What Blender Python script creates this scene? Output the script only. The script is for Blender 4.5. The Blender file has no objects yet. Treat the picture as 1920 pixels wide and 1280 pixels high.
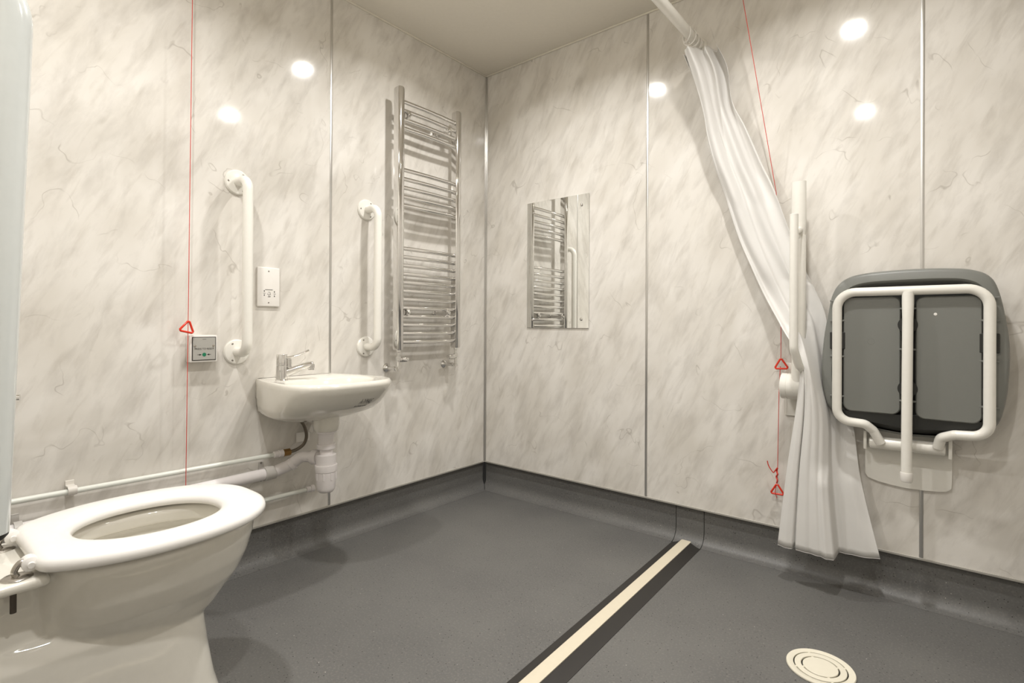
import bpy, bmesh, math, random
from mathutils import Vector, Matrix, Quaternion
PI = math.pi
S = bpy.context.scene
COL = S.collection

# ------------------------------------------------------------------ camera
YAW, PITCH, ROLL = math.radians(39.3036), math.radians(0.12), math.radians(0.2867)
fw = Vector((-math.sin(YAW)*math.cos(PITCH), math.cos(YAW)*math.cos(PITCH), math.sin(PITCH)))
rt = Vector((math.cos(YAW), math.sin(YAW), 0))
up = rt.cross(fw)
r2 = rt*math.cos(ROLL)+up*math.sin(ROLL)
u2 = -rt*math.sin(ROLL)+up*math.cos(ROLL)
cd = bpy.data.cameras.new('camera')
cam = bpy.data.objects.new('camera', cd)
COL.objects.link(cam)
m = Matrix((r2, u2, -fw)).transposed().to_4x4()
m.translation = Vector((2.0598, -2.2717, 0.9416))
cam.matrix_world = m
cd.sensor_width = 36
cd.lens = 990.87/1920*36
cd.shift_y = -(640-608.34)/1920
cd.clip_start = 0.01
S.camera = cam

# ------------------------------------------------------------------ world, exposure
W = bpy.data.worlds.new('world')
S.world = W
W.use_nodes = True
W.node_tree.nodes['Background'].inputs[0].default_value = (0.9, 0.85, 0.78, 1)
W.node_tree.nodes['Background'].inputs[1].default_value = 0.02
S.view_settings.view_transform = 'Standard'
S.view_settings.look = 'None'
S.view_settings.gamma = 1
S.view_settings.use_curve_mapping = False
S.view_settings.exposure = 0.0

H = 2.385          # ceiling
TR = 0.157         # top of the coved skirting
XR, YB = 2.60, -2.37   # right and back walls
LIGHTS = [(0.715, -0.735), (1.72, -0.71), (0.70, -1.90), (1.65, -1.905)]
for (lx, ly) in LIGHTS:
    ld = bpy.data.lights.new('downlight_beam', 'AREA')
    ld.shape = 'DISK'
    ld.size = 0.075
    ld.energy = 10.4
    ld.spread = math.radians(150)
    ld.color = (1.0, 0.985, 0.965)
    lo = bpy.data.objects.new('downlight_beam', ld)
    lo.location = (lx, ly, H-0.020)
    COL.objects.link(lo)

# ------------------------------------------------------------------ materials
def srgb(r, g, b):
    f = lambda c: (c/255/12.92) if c/255 <= .04045 else ((c/255+.055)/1.055)**2.4
    return (f(r), f(g), f(b), 1)

def mat(name, col, rough=0.4, metal=0.0, spec=0.5, coat=0.0, bump=None, ior=None):
    M = bpy.data.materials.new(name)
    M.use_nodes = True
    nt = M.node_tree
    b = nt.nodes['Principled BSDF']
    b.inputs['Base Color'].default_value = col
    b.inputs['Roughness'].default_value = rough
    b.inputs['Metallic'].default_value = metal
    b.inputs['Specular IOR Level'].default_value = spec
    b.inputs['Coat Weight'].default_value = coat
    b.inputs['Coat Roughness'].default_value = 0.04
    tc = nt.nodes.new('ShaderNodeTexCoord')
    n = nt.nodes.new('ShaderNodeTexNoise')
    n.inputs['Scale'].default_value = bump[0] if bump else 60
    n.inputs['Detail'].default_value = 4
    nt.links.new(tc.outputs['Object'], n.inputs['Vector'])
    mx = nt.nodes.new('ShaderNodeMix')
    mx.data_type = 'RGBA'
    mx.inputs[6].default_value = col
    mx.inputs[7].default_value = (col[0]*.94, col[1]*.94, col[2]*.93, 1)
    nt.links.new(n.outputs['Fac'], mx.inputs[0])
    nt.links.new(mx.outputs[2], b.inputs['Base Color'])
    if bump:
        bp = nt.nodes.new('ShaderNodeBump')
        bp.inputs['Strength'].default_value = bump[1]
        bp.inputs['Distance'].default_value = 0.001
        nt.links.new(n.outputs['Fac'], bp.inputs['Height'])
        nt.links.new(bp.outputs['Normal'], b.inputs['Normal'])
    return M

M = {}
M['ceramic'] = mat('ceramic', srgb(230, 226, 216), 0.10, coat=0.6)
M['seat_plastic'] = mat('seat_plastic', srgb(241, 238, 234), 0.22)
M['white_tube'] = mat('white_tube', srgb(240, 237, 229), 0.22, coat=0.3)
M['cool_white'] = mat('cool_white', srgb(222, 226, 224), 0.16, coat=0.5)
M['white_plastic'] = mat('white_plastic', srgb(238, 234, 228), 0.35)
M['pvc'] = mat('pvc', srgb(236, 231, 230), 0.38)
M['pipe_paint'] = mat('pipe_paint', srgb(232, 234, 226), 0.28)
M['chrome'] = mat('chrome', (0.80, 0.79, 0.78, 1), 0.07, 1.0)
M['steel'] = mat('steel', (0.55, 0.52, 0.48, 1), 0.25, 1.0)
M['screw_metal'] = mat('screw_metal', (0.30, 0.28, 0.25, 1), 0.35, 0.8)
M['dark_bolt'] = mat('dark_bolt', (0.10, 0.085, 0.07, 1), 0.4, 0.6)
M['brass'] = mat('brass', (0.45, 0.27, 0.10, 1), 0.3, 1.0)
M['braid'] = mat('braid', (0.22, 0.19, 0.15, 1), 0.35, 0.8, bump=(900, .8))
M['grey_plastic'] = mat('grey_plastic', srgb(122, 123, 118), 0.42, bump=(500, .15))
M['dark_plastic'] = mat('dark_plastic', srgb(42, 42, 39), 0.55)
M['mirror'] = mat('mirror', (0.90, 0.91, 0.90, 1), 0.01, 1.0)
M['red_plastic'] = mat('red_plastic', srgb(222, 58, 34), 0.3)
M['red_cord'] = mat('red_cord', srgb(205, 60, 45), 0.6)
M['panel_grey'] = mat('panel_grey', srgb(186, 184, 178), 0.3, 0.3)
M['ink'] = mat('ink', srgb(45, 42, 38), 0.5)
M['green'] = mat('green', srgb(20, 120, 85), 0.4)
M['cream_strip'] = mat('cream_strip', srgb(220, 210, 188), 0.55)
M['drain'] = mat('drain', srgb(232, 226, 208), 0.35)
M['black_strip'] = mat('black_strip', srgb(46, 43, 40), 0.55)
M['ceil'] = mat('ceil', srgb(232, 226, 214), 0.85)
M['trim_white'] = mat('trim_white', srgb(232, 226, 212), 0.35)
M['trim_metal'] = mat('trim_metal', (0.66, 0.65, 0.63, 1), 0.3, 0.9)
M['capping'] = mat('capping', srgb(176, 172, 164), 0.5, 0.2)
M['translucent_clip'] = mat('translucent_clip', srgb(225, 220, 212), 0.4)
M['grey_clip'] = mat('grey_clip', srgb(196, 192, 186), 0.4)

def marble(name, axis):
    """glossy laminate wall panel: warm off-white, soft diagonal drifts, hair-thin cracks"""
    m_ = bpy.data.materials.new(name)
    m_.use_nodes = True
    nt = m_.node_tree
    L = nt.links.new
    b = nt.nodes['Principled BSDF']
    tc = nt.nodes.new('ShaderNodeTexCoord')
    sp = nt.nodes.new('ShaderNodeSeparateXYZ')
    L(tc.outputs['Object'], sp.inputs[0])
    cb = nt.nodes.new('ShaderNodeCombineXYZ')
    L(sp.outputs['X' if axis == 'x' else 'Y'], cb.inputs[0])
    L(sp.outputs['Z'], cb.inputs[1])
    def mapped(rot, sc, off=(0, 0, 0)):
        mp = nt.nodes.new('ShaderNodeMapping')
        mp.vector_type = 'TEXTURE'
        mp.inputs['Rotation'].default_value = (0, 0, rot)
        mp.inputs['Scale'].default_value = sc
        mp.inputs['Location'].default_value = off
        L(cb.outputs[0], mp.inputs[0])
        return mp.outputs[0]
    def noise(vec, s, d, dist=0.0, r=.55):
        n = nt.nodes.new('ShaderNodeTexNoise')
        n.inputs['Scale'].default_value = s
        n.inputs['Detail'].default_value = d
        n.inputs['Distortion'].default_value = dist
        n.inputs['Roughness'].default_value = r
        L(vec, n.inputs['Vector'])
        return n.outputs['Fac']
    def ramp(fac, stops):
        r = nt.nodes.new('ShaderNodeValToRGB')
        while len(r.color_ramp.elements) < len(stops):
            r.color_ramp.elements.new(.5)
        for e, (p, v) in zip(r.color_ramp.elements, stops):
            e.position = p
            e.color = (v, v, v, 1)
        L(fac, r.inputs[0])
        return r.outputs[0]
    def mix(fac, a, c, mode='MIX'):
        x = nt.nodes.new('ShaderNodeMix')
        x.data_type = 'RGBA'
        x.blend_type = mode
        if isinstance(fac, float): x.inputs[0].default_value = fac
        else: L(fac, x.inputs[0])
        for i, v in ((6, a), (7, c)):
            if isinstance(v, tuple): x.inputs[i].default_value = v
            else: L(v, x.inputs[i])
        return x.outputs[2]
    def mul(a, c):
        x = nt.nodes.new('ShaderNodeMath')
        x.operation = 'MULTIPLY'
        L(a, x.inputs[0])
        if isinstance(c, float): x.inputs[1].default_value = c
        else: L(c, x.inputs[1])
        return x.outputs[0]
    ang = math.radians(64)
    drift = noise(mapped(ang, (3.2, 1, 1)), 17.0, 5, .3, .6)
    big = noise(mapped(ang, (1.8, 1, 1), (3, 1, 0)), 6.0, 3, .3)
    fine = noise(mapped(ang, (4.0, 1, 1), (7, 2, 0)), 30.0, 4, .4)
    base = mix(ramp(big, [(.35, 0), (.65, 1)]), srgb(231, 227, 220), srgb(217, 212, 203))
    c1 = mix(mul(ramp(drift, [(.46, 0), (.74, 1)]), .47), base, srgb(176, 170, 161))
    c2 = mix(mul(ramp(fine, [(.56, 0), (.78, 1)]), .32), c1, srgb(166, 157, 144))
    # hair cracks: thin level lines of a noise, shown only in patches
    crack_src = noise(mapped(math.radians(20), (1, 1.2, 1), (2, 5, 0)), 3.4, 3.5, .35, .5)
    line = ramp(crack_src, [(.4965, 0), (.4995, 1), (.5005, 1), (.5035, 0)])
    patch = ramp(noise(mapped(0, (1, 1, 1), (9, 4, 0)), 8.0, 2), [(.50, 0), (.60, 1)])
    c3 = mix(mul(mul(line, patch), .34), c2, srgb(120, 108, 92))
    L(c3, b.inputs['Base Color'])
    b.inputs['Roughness'].default_value = 0.085
    b.inputs['Specular IOR Level'].default_value = 0.45
    return m_

def vinyl():
    m_ = bpy.data.materials.new('safety_vinyl')
    m_.use_nodes = True
    nt = m_.node_tree
    L = nt.links.new
    b = nt.nodes['Principled BSDF']
    tc = nt.nodes.new('ShaderNodeTexCoord')
    def noise(s, d):
        n = nt.nodes.new('ShaderNodeTexNoise')
        n.inputs['Scale'].default_value = s
        n.inputs['Detail'].default_value = d
        L(tc.outputs['Object'], n.inputs['Vector'])
        return n.outputs['Fac']
    def vor(s):
        v = nt.nodes.new('ShaderNodeTexVoronoi')
        v.inputs['Scale'].default_value = s
        L(tc.outputs['Object'], v.inputs['Vector'])
        return v
    def ramp(fac, stops):
        r = nt.nodes.new('ShaderNodeValToRGB')
        for e, (p, v) in zip(r.color_ramp.elements, stops):
            e.position = p
            e.color = (v, v, v, 1)
        L(fac, r.inputs[0])
        return r.outputs[0]
    def mix(fac, a, c):
        x = nt.nodes.new('ShaderNodeMix')
        x.data_type = 'RGBA'
        L(fac, x.inputs[0])
        for i, v in ((6, a), (7, c)):
            if isinstance(v, tuple): x.inputs[i].default_value = v
            else: L(v, x.inputs[i])
        return x.outputs[2]
    base = mix(ramp(noise(3, 4), [(.35, 0), (.7, 1)]), srgb(106, 105, 102), srgb(97, 96, 94))
    base = mix(ramp(noise(160, 2), [(.5, 0), (.8, 1)]), base, srgb(120, 118, 114))
    vd = vor(70)
    spk = ramp(vd.outputs['Distance'], [(.08, 1), (.13, 0)])
    base = mix(spk, base, srgb(36, 35, 34))
    vl = vor(23)
    base = mix(ramp(vl.outputs['Distance'], [(.02, 1), (.045, 0)]), base, srgb(176, 172, 164))
    L(base, b.inputs['Base Color'])
    b.inputs['Roughness'].default_value = 0.42
    b.inputs['Specular IOR Level'].default_value = 0.4
    bp = nt.nodes.new('ShaderNodeBump')
    bp.inputs['Strength'].default_value = .15
    bp.inputs['Distance'].default_value = .001
    L(noise(400, 3), bp.inputs['Height'])
    L(bp.outputs['Normal'], b.inputs['Normal'])
    return m_

def fabric():
    m_ = bpy.data.materials.new('curtain_fabric')
    m_.use_nodes = True
    nt = m_.node_tree
    L = nt.links.new
    b = nt.nodes['Principled BSDF']
    b.inputs['Base Color'].default_value = srgb(238, 236, 232)
    b.inputs['Roughness'].default_value = .55
    b.inputs['Specular IOR Level'].default_value = .3
    tr = nt.nodes.new('ShaderNodeBsdfTranslucent')
    tr.inputs['Color'].default_value = srgb(240, 238, 235)
    ms = nt.nodes.new('ShaderNodeMixShader')
    ms.inputs[0].default_value = .16
    L(b.outputs[0], ms.inputs[1])
    L(tr.outputs[0], ms.inputs[2])
    tc = nt.nodes.new('ShaderNodeTexCoord')
    n = nt.nodes.new('ShaderNodeTexNoise')
    n.inputs['Scale'].default_value = 14
    n.inputs['Detail'].default_value = 3
    L(tc.outputs['Object'], n.inputs['Vector'])
    bp = nt.nodes.new('ShaderNodeBump')
    bp.inputs['Strength'].default_value = .25
    bp.inputs['Distance'].default_value = .006
    L(n.outputs['Fac'], bp.inputs['Height'])
    L(bp.outputs['Normal'], b.inputs['Normal'])
    L(ms.outputs[0], nt.nodes['Material Output'].inputs['Surface'])
    return m_

M['marble_y'] = marble('marble_panel_left', 'y')
M['marble_x'] = marble('marble_panel_right', 'x')
M['vinyl'] = vinyl()
M['fabric'] = fabric()
lamp = bpy.data.materials.new('lamp_glow')
lamp.use_nodes = True
_b = lamp.node_tree.nodes['Principled BSDF']
_b.inputs['Emission Color'].default_value = (1, .93, .82, 1)
_b.inputs['Emission Strength'].default_value = 60
M['lamp'] = lamp

# ------------------------------------------------------------------ helpers
ORG = {}
def tag(o, label=None, cat=None, group=None, kind=None):
    if label: o['label'] = label
    if cat: o['category'] = cat
    if group: o['group'] = group
    if kind: o['kind'] = kind
    return o

def thing(name, loc, label, cat, group=None):
    o = bpy.data.objects.new(name, None)
    COL.objects.link(o)
    o.empty_display_size = .05
    o.location = loc
    ORG[o.name] = Vector(loc)
    return tag(o, label, cat, group)

def obj(name, bm, mt, parent=None, origin=None, label=None, smooth=35, recalc=True, mods=None):
    """bm is in world coordinates; the object gets its own origin (the parent's, or the one given)"""
    if origin is None:
        origin = ORG[parent.name] if parent is not None else Vector((0, 0, 0))
    origin = Vector(origin)
    if recalc: bmesh.ops.recalc_face_normals(bm, faces=bm.faces)
    bmesh.ops.translate(bm, verts=bm.verts, vec=-origin)
    me = bpy.data.meshes.new(name)
    bm.to_mesh(me)
    bm.free()
    o = bpy.data.objects.new(name, me)
    COL.objects.link(o)
    me.materials.append(M[mt] if isinstance(mt, str) else mt)
    if smooth:
        for p in me.polygons: p.use_smooth = True
        me.set_sharp_from_angle(angle=math.radians(smooth))
    if parent is not None:
        o.parent = parent
        o.location = origin-ORG[parent.name]
    else:
        o.location = origin
    ORG[o.name] = origin
    if label: o['label'] = label
    return o

def B(): return bmesh.new()

def box(bm, x0, x1, y0, y1, z0, z1, bev=0.0, seg=2, rot=None):
    t = bmesh.new()
    bmesh.ops.create_cube(t, size=1)
    for v in t.verts:
        v.co = Vector(((x0+x1)/2+v.co.x*(x1-x0), (y0+y1)/2+v.co.y*(y1-y0), (z0+z1)/2+v.co.z*(z1-z0)))
    if bev > 0:
        bmesh.ops.bevel(t, geom=t.edges[:], offset=bev, segments=seg, profile=.5, affect='EDGES')
    if rot:
        c, R = rot
        for v in t.verts: v.co = R @ (v.co-Vector(c))+Vector(c)
    merge(bm, t)
    return bm

def merge(bm, t):
    mp = {}
    for v in t.verts: mp[v] = bm.verts.new(v.co)
    for f in t.faces:
        try: bm.faces.new([mp[v] for v in f.verts])
        except ValueError: pass
    t.free()

def loft(bm, rings, cap0=True, cap1=True, closed=False):
    vs = [[bm.verts.new(p) for p in r] for r in rings]
    n = len(vs[0])
    for a, b in zip(vs[:-1], vs[1:]):
        for i in range(n):
            j = (i+1) % n
            bm.faces.new((a[i], a[j], b[j], b[i]))
    if closed:
        a, b = vs[-1], vs[0]
        for i in range(n):
            j = (i+1) % n
            bm.faces.new((a[i], a[j], b[j], b[i]))
    else:
        if cap0: bm.faces.new(vs[0][::-1])
        if cap1: bm.faces.new(vs[-1])
    return bm

def fillet(pts, r, seg=8):
    pts = [Vector(p) for p in pts]
    rs = r if isinstance(r, (list, tuple)) else [r]*(len(pts)-2)
    out = [pts[0]]
    for i in range(1, len(pts)-1):
        a, b, c = pts[i-1], pts[i], pts[i+1]
        u, w = (a-b), (c-b)
        lu, lw = u.length, w.length
        u.normalize()
        w.normalize()
        th = u.angle(w)
        if th > PI-.02 or rs[i-1] <= 0:
            out.append(b)
            continue
        t = min(rs[i-1]/math.tan(th/2), lu*.49, lw*.49)
        rr = t*math.tan(th/2)
        cen = b+(u+w).normalized()*(rr/math.sin(th/2))
        s, e = b+u*t-cen, b+w*t-cen
        ang = s.angle(e)
        ax = s.cross(e).normalized()
        for k in range(seg+1):
            out.append(cen+Quaternion(ax, ang*k/seg) @ s)
    out.append(pts[-1])
    return out

def tube(bm, pts, r, n=20, ry=None, ref=None, caps=True, closed=False):
    """r may be a list; ry gives an oval section with r along ref"""
    pts = [Vector(p) for p in pts]
    N = len(pts)
    rs = r if isinstance(r, (list, tuple)) else [r]*N
    rys = ry if isinstance(ry, (list, tuple)) else ([ry]*N if ry else rs)
    T = []
    for i in range(N):
        if closed: d = pts[(i+1) % N]-pts[i-1]
        else: d = pts[min(i+1, N-1)]-pts[max(i-1, 0)]
        T.append(d.normalized())
    a = Vector(ref) if ref else (Vector((0, 0, 1)) if abs(T[0].z) < .9 else Vector((1, 0, 0)))
    u = (a-T[0]*a.dot(T[0])).normalized()
    rings = []
    for i in range(N):
        if ref: u = (Vector(ref)-T[i]*Vector(ref).dot(T[i])).normalized()
        else: u = (u-T[i]*u.dot(T[i])).normalized()
        v = T[i].cross(u)
        rings.append([pts[i]+u*rs[i]*math.cos(2*PI*k/n)+v*rys[i]*math.sin(2*PI*k/n) for k in range(n)])
    loft(bm, rings, caps, caps, closed)
    return bm

def lathe(bm, c, axis, prof, n=28):
    """prof: list of (radius, distance along axis)"""
    c = Vector(c)
    ax = Vector(axis).normalized()
    a = Vector((0, 0, 1)) if abs(ax.z) < .9 else Vector((1, 0, 0))
    u = (a-ax*a.dot(ax)).normalized()
    v = ax.cross(u)
    rings = [[c+ax*d+(u*math.cos(2*PI*k/n)+v*math.sin(2*PI*k/n))*max(r, 1e-5) for k in range(n)] for r, d in prof]
    loft(bm, rings)
    return bm

def torus(bm, c, axis, R, r, n=28, m=10):
    ax = Vector(axis).normalized()
    a = Vector((0, 0, 1)) if abs(ax.z) < .9 else Vector((1, 0, 0))
    u = (a-ax*a.dot(ax)).normalized()
    v = ax.cross(u)
    pts = [Vector(c)+(u*math.cos(2*PI*k/n)+v*math.sin(2*PI*k/n))*R for k in range(n)]
    tube(bm, pts, r, m, closed=True)
    return bm

def catmull(P, n=8, closed=True):
    P = [Vector(p) for p in P]
    out = []
    N = len(P)
    for i in range(N if closed else N-1):
        if closed: a, b, c, d = P[i-1], P[i], P[(i+1) % N], P[(i+2) % N]
        else: a, b, c, d = P[max(i-1, 0)], P[i], P[i+1], P[min(i+2, N-1)]
        for k in range(n):
            t = k/n
            out.append(.5*((2*b)+(c-a)*t+(2*a-5*b+4*c-d)*t*t+(3*b-a-3*c+d)*t**3))
    if not closed: out.append(P[-1])
    return out

def polar(poly, c, n):
    """sample a closed 2D polygon along n rays from c"""
    out = []
    m_ = len(poly)
    for k in range(n):
        th = 2*PI*k/n
        d = (math.cos(th), math.sin(th))
        best = 0
        for i in range(m_):
            ax, ay = poly[i][0]-c[0], poly[i][1]-c[1]
            bx, by = poly[(i+1) % m_][0]-c[0], poly[(i+1) % m_][1]-c[1]
            ex, ey = bx-ax, by-ay
            den = d[0]*ey-d[1]*ex
            if abs(den) < 1e-12: continue
            t = (ax*ey-ay*ex)/den
            s = (ax*d[1]-ay*d[0])/den
            if t > 0 and -1e-6 <= s <= 1+1e-6: best = max(best, t)
        out.append((c[0]+d[0]*best, c[1]+d[1]*best))
    return out

def prism(bm, poly3a, poly3b):
    loft(bm, [poly3a, poly3b])
    return bm

def screw(parent, c, axis, r=.0045, name='screw', mt='screw_metal'):
    bm = lathe(B(), c, axis, [(r, 0), (r, .0008), (r*.7, .0016)], 14)
    return obj(name, bm, mt, parent)

def text_mesh(s, size, origin, right, upv, ext=.0003, align='CENTER'):
    cu = bpy.data.curves.new('lettering', 'FONT')
    cu.body = s
    cu.size = size
    cu.align_x = align
    cu.align_y = 'CENTER'
    cu.extrude = ext
    to = bpy.data.objects.new('lettering', cu)
    COL.objects.link(to)
    bpy.context.view_layer.update()
    me = bpy.data.meshes.new_from_object(to)
    bpy.data.objects.remove(to)
    bpy.data.curves.remove(cu)
    bm = bmesh.new()
    bm.from_mesh(me)
    bpy.data.meshes.remove(me)
    r_, u_ = Vector(right).normalized(), Vector(upv).normalized()
    n_ = r_.cross(u_)
    for v in bm.verts:
        v.co = Vector(origin)+r_*v.co.x+u_*v.co.y+n_*v.co.z
    return bm

def struct(name, bm, mt, smooth=35, label=None):
    o = obj(name, bm, mt, smooth=smooth)
    o['kind'] = 'structure'
    if label: o['label'] = label
    return o

# ------------------------------------------------------------------ room shell
struct('floor', box(B(), -.02, XR+.02, YB-.02, .02, -.05, 0), 'vinyl', 0, 'dark grey speckled safety vinyl floor')
struct('ceiling', box(B(), -.1, XR+.1, YB-.1, .1, H, H+.05), 'ceil', 0, 'plain white ceiling')
struct('wall_left', box(B(), -.1, 0, YB-.1, .1, TR, H), 'marble_y', 0, 'marble effect panelled wall behind basin and toilet')
struct('wall_right', box(B(), 0, XR+.1, 0, .1, TR, H), 'marble_x', 0, 'marble effect panelled wall with mirror and folded shower seat')
struct('wall_back', box(B(), 0, XR+.1, YB-.1, YB, TR, H), 'marble_x', 0)
struct('wall_side', box(B(), XR, XR+.1, YB, 0, TR, H), 'marble_y', 0)

def cove(axis, a0, a1, sgn, at, recess=.014, R=.045, seam=None):
    """coved vinyl skirting running along an axis; upright face sits just behind the panel face"""
    prof = [(-.03, -.03), (-.03, TR), (-recess, TR), (-recess, R+.012)]
    for k in range(1, 9):
        th = k/9*PI/2
        prof.append((-recess+R*(1-math.cos(th)), R-R*math.sin(th)+.0015+(.0105*(1-k/9))))
    prof += [(-recess+R, .0008), (-recess+R, -.03)]
    ra, rb = [], []
    for (d, z) in prof:
        if axis == 'x':
            ra.append(Vector((a0, at+sgn*d, z)))
            rb.append(Vector((a1, at+sgn*d, z)))
        else:
            ra.append(Vector((at+sgn*d, a0, z)))
            rb.append(Vector((at+sgn*d, a1, z)))
    return prism(B(), ra, rb)
struct('baseboard_left', cove('y', YB, 0, 1, 0), 'vinyl', 50, 'coved dark vinyl skirting under the left wall panels')
struct('baseboard_right', cove('x', 0, XR, -1, 0), 'vinyl', 50, 'coved dark vinyl skirting under the right wall panels')
struct('baseboard_back', cove('x', 0, XR, 1, YB), 'vinyl', 50)
struct('baseboard_side', cove('y', YB, 0, -1, XR), 'vinyl', 50)

tn = 0
def trim(bm, mt, label=None):
    global tn
    tn += 1
    return struct('trim_%d' % tn, bm, mt, 30, label)
# base capping of the panels
trim(box(B(), -.008, .004, YB, .0, TR-.004, TR+.004, .001, 1), 'capping', 'thin metal capping along the foot of the left wall')
trim(box(B(), 0, XR, -.004, .008, TR-.004, TR+.004, .001, 1), 'capping', 'thin metal capping along the foot of the right wall')
# ceiling beads
trim(box(B(), 0, .009, YB, 0, H-.008, H, .002, 2), 'trim_white', 'white bead between left wall and ceiling')
trim(box(B(), 0, XR, -.009, 0, H-.008, H, .002, 2), 'trim_white', 'white bead between right wall and ceiling')
# panel joints
for yj in (-1.0,):
    trim(box(B(), -.004, .0022, yj-.0055, yj+.0055, TR, H-.008, .0012, 2), 'trim_metal', 'metal joint strip on the left wall above the basin')
for xj, lb in ((1.0, 'metal joint strip right of the mirror'), (2.0, 'metal joint strip behind the shower seat')):
    trim(box(B(), xj-.0055, xj+.0055, -.0022, .004, TR, H-.008, .0012, 2), 'trim_metal', lb)
# corner trim
bm = B()
box(bm, 0, .0035, -.012, 0, TR, H-.008, .0008, 1)
box(bm, 0, .012, -.0035, 0, TR, H-.008, .0008, 1)
trim(bm, 'trim_metal', 'metal trim in the corner where the two walls meet')
# weld lines of the vinyl
def weld_line(x):
    pts = [(x, .0132, TR-.004), (x, .0132, .057)]
    for k in range(1, 9):
        th = k/9*PI/2
        pts.append((x, .014-.045*(1-math.cos(th))-.001, .045-.045*math.sin(th)+.0015+.0105*(1-k/9)))
    pts.append((x, -.036, .0012))
    return tube(B(), pts, .0014, 6)
trim(weld_line(1.138), 'dark_plastic', 'dark weld line in the coved skirting left of the cream strip')
trim(weld_line(1.262), 'dark_plastic', 'dark weld line in the coved skirting right of the cream strip')
bm = tube(B(), [(-.0125, .0125, TR-.004), (-.0125, .0125, .05), (.004, -.004, .018), (.025, -.025, .003)], .0014, 6)
trim(bm, 'dark_plastic', 'weld line of the skirting in the room corner')

# ------------------------------------------------------------------ shower threshold strip in the floor
t = thing('threshold_strip', (1.22, -1.2, 0), 'raised black shower threshold with a cream centre band crossing the grey floor', 'threshold')
def thr(yy, prof):
    cx = 1.200+.026*(-yy)
    return [Vector((cx+d, yy, z)) for d, z in prof]
base_prof = [(-.062, -.002), (-.062, .0015), (-.045, .006), (-.021, .017), (.021, .017), (.045, .006), (.062, .0015), (.062, -.002)]
obj('ramp', prism(B(), thr(-.036, base_prof), thr(YB+.04, base_prof)), 'black_strip', t, smooth=20)
cp = [(-.021, .016), (-.021, .0195), (-.016, .0212), (.016, .0212), (.021, .0195), (.021, .016)]
obj('centre_band', prism(B(), thr(-.030, cp), thr(YB+.04, cp)), 'cream_strip', t, smooth=20, label='cream centre band')

# ------------------------------------------------------------------ floor drain
dx, dy = 1.797, -.60
t = thing('floor_drain', (dx, dy, 0), 'round cream floor drain of concentric rings set in the grey floor', 'drain')
obj('drain_body', lathe(B(), (dx, dy, 0), (0, 0, 1), [(.082, .0), (.082, .0012), (.0, .0012)], 48), 'dark_plastic', t)
obj('outer_ring', lathe(B(), (dx, dy, 0), (0, 0, 1), [(.0665, .001), (.084, .001), (.084, .004), (.0825, .006), (.068, .006), (.0665, .005), (.0665, .001)], 64), 'drain', t)
obj('inner_ring', lathe(B(), (dx, dy, 0), (0, 0, 1), [(.047, .001), (.063, .001), (.063, .005), (.062, .006), (.048, .006), (.047, .005), (.047, .001)], 64), 'drain', t)
obj('centre_cap', lathe(B(), (dx, dy, 0), (0, 0, 1), [(.043, .001), (.043, .005), (.042, .006), (0, .006)], 64), 'drain', t)
for k in range(4):
    a = k*PI/2+.6
    bm = B()
    box(bm, dx+.045-.003, dx+.066+.003, dy-.003, dy+.003, .0015, .0045, rot=((dx, dy, 0), Matrix.Rotation(a, 3, 'Z')))
    obj('bridge', bm, 'drain', t)

# ------------------------------------------------------------------ downlights
DL = ['recessed ceiling downlight in front of the towel radiator, mirrored in both walls',
      'recessed ceiling downlight over the shower area near the folded seat',
      'recessed ceiling downlight above the toilet',
      'recessed ceiling downlight above the camera side of the shower']
for (lx, ly), lb in zip(LIGHTS, DL):
    t = thing('downlight', (lx, ly, H), lb, 'ceiling light', 'recessed ceiling downlights')
    obj('bezel', lathe(B(), (lx, ly, H), (0, 0, -1), [(.040, -.0005), (.046, -.0005), (.046, .003), (.043, .005), (.040, .004), (.040, -.0005)], 40), 'trim_white', t)
    obj('lamp_glass', lathe(B(), (lx, ly, H), (0, 0, -1), [(.0398, -.002), (.0395, .003), (.036, .008), (.029, .0125), (.018, .016), (0, .0175)], 40), 'lamp', t)

# ------------------------------------------------------------------ grab rails on the left wall
def grab_rail(y, z0, z1, label, proj=.090):
    t = thing('grab_rail', (0, y, z0), label, 'grab rail', 'white vertical grab rails either side of the basin')
    pts = fillet([(.004, y, z1), (proj, y, z1), (proj, y, z0), (.004, y, z0)], .052, 12)
    obj('rail', tube(B(), pts, .0178, 24), 'white_tube', t)
    for z in (z0, z1):
        f = obj('flange', lathe(B(), (0.0, y, z), (1, 0, 0), [(.047, .0), (.047, .004), (.043, .009), (.028, .012), (.0, .0125)], 40), 'white_tube', t)
        for k in range(3):
            a = 2*PI*k/3+(.52 if z == z0 else -.52)+PI
            screw(f, (.0095, y+.034*math.sin(a), z+.034*math.cos(a)), (1, 0, 0), .0045)
    return t
grab_rail(-1.391, .838, 1.474, 'white vertical grab rail between the call point and the basin')
grab_rail(-.818, .842, 1.470, 'white vertical grab rail between the basin and the towel radiator')

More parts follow.
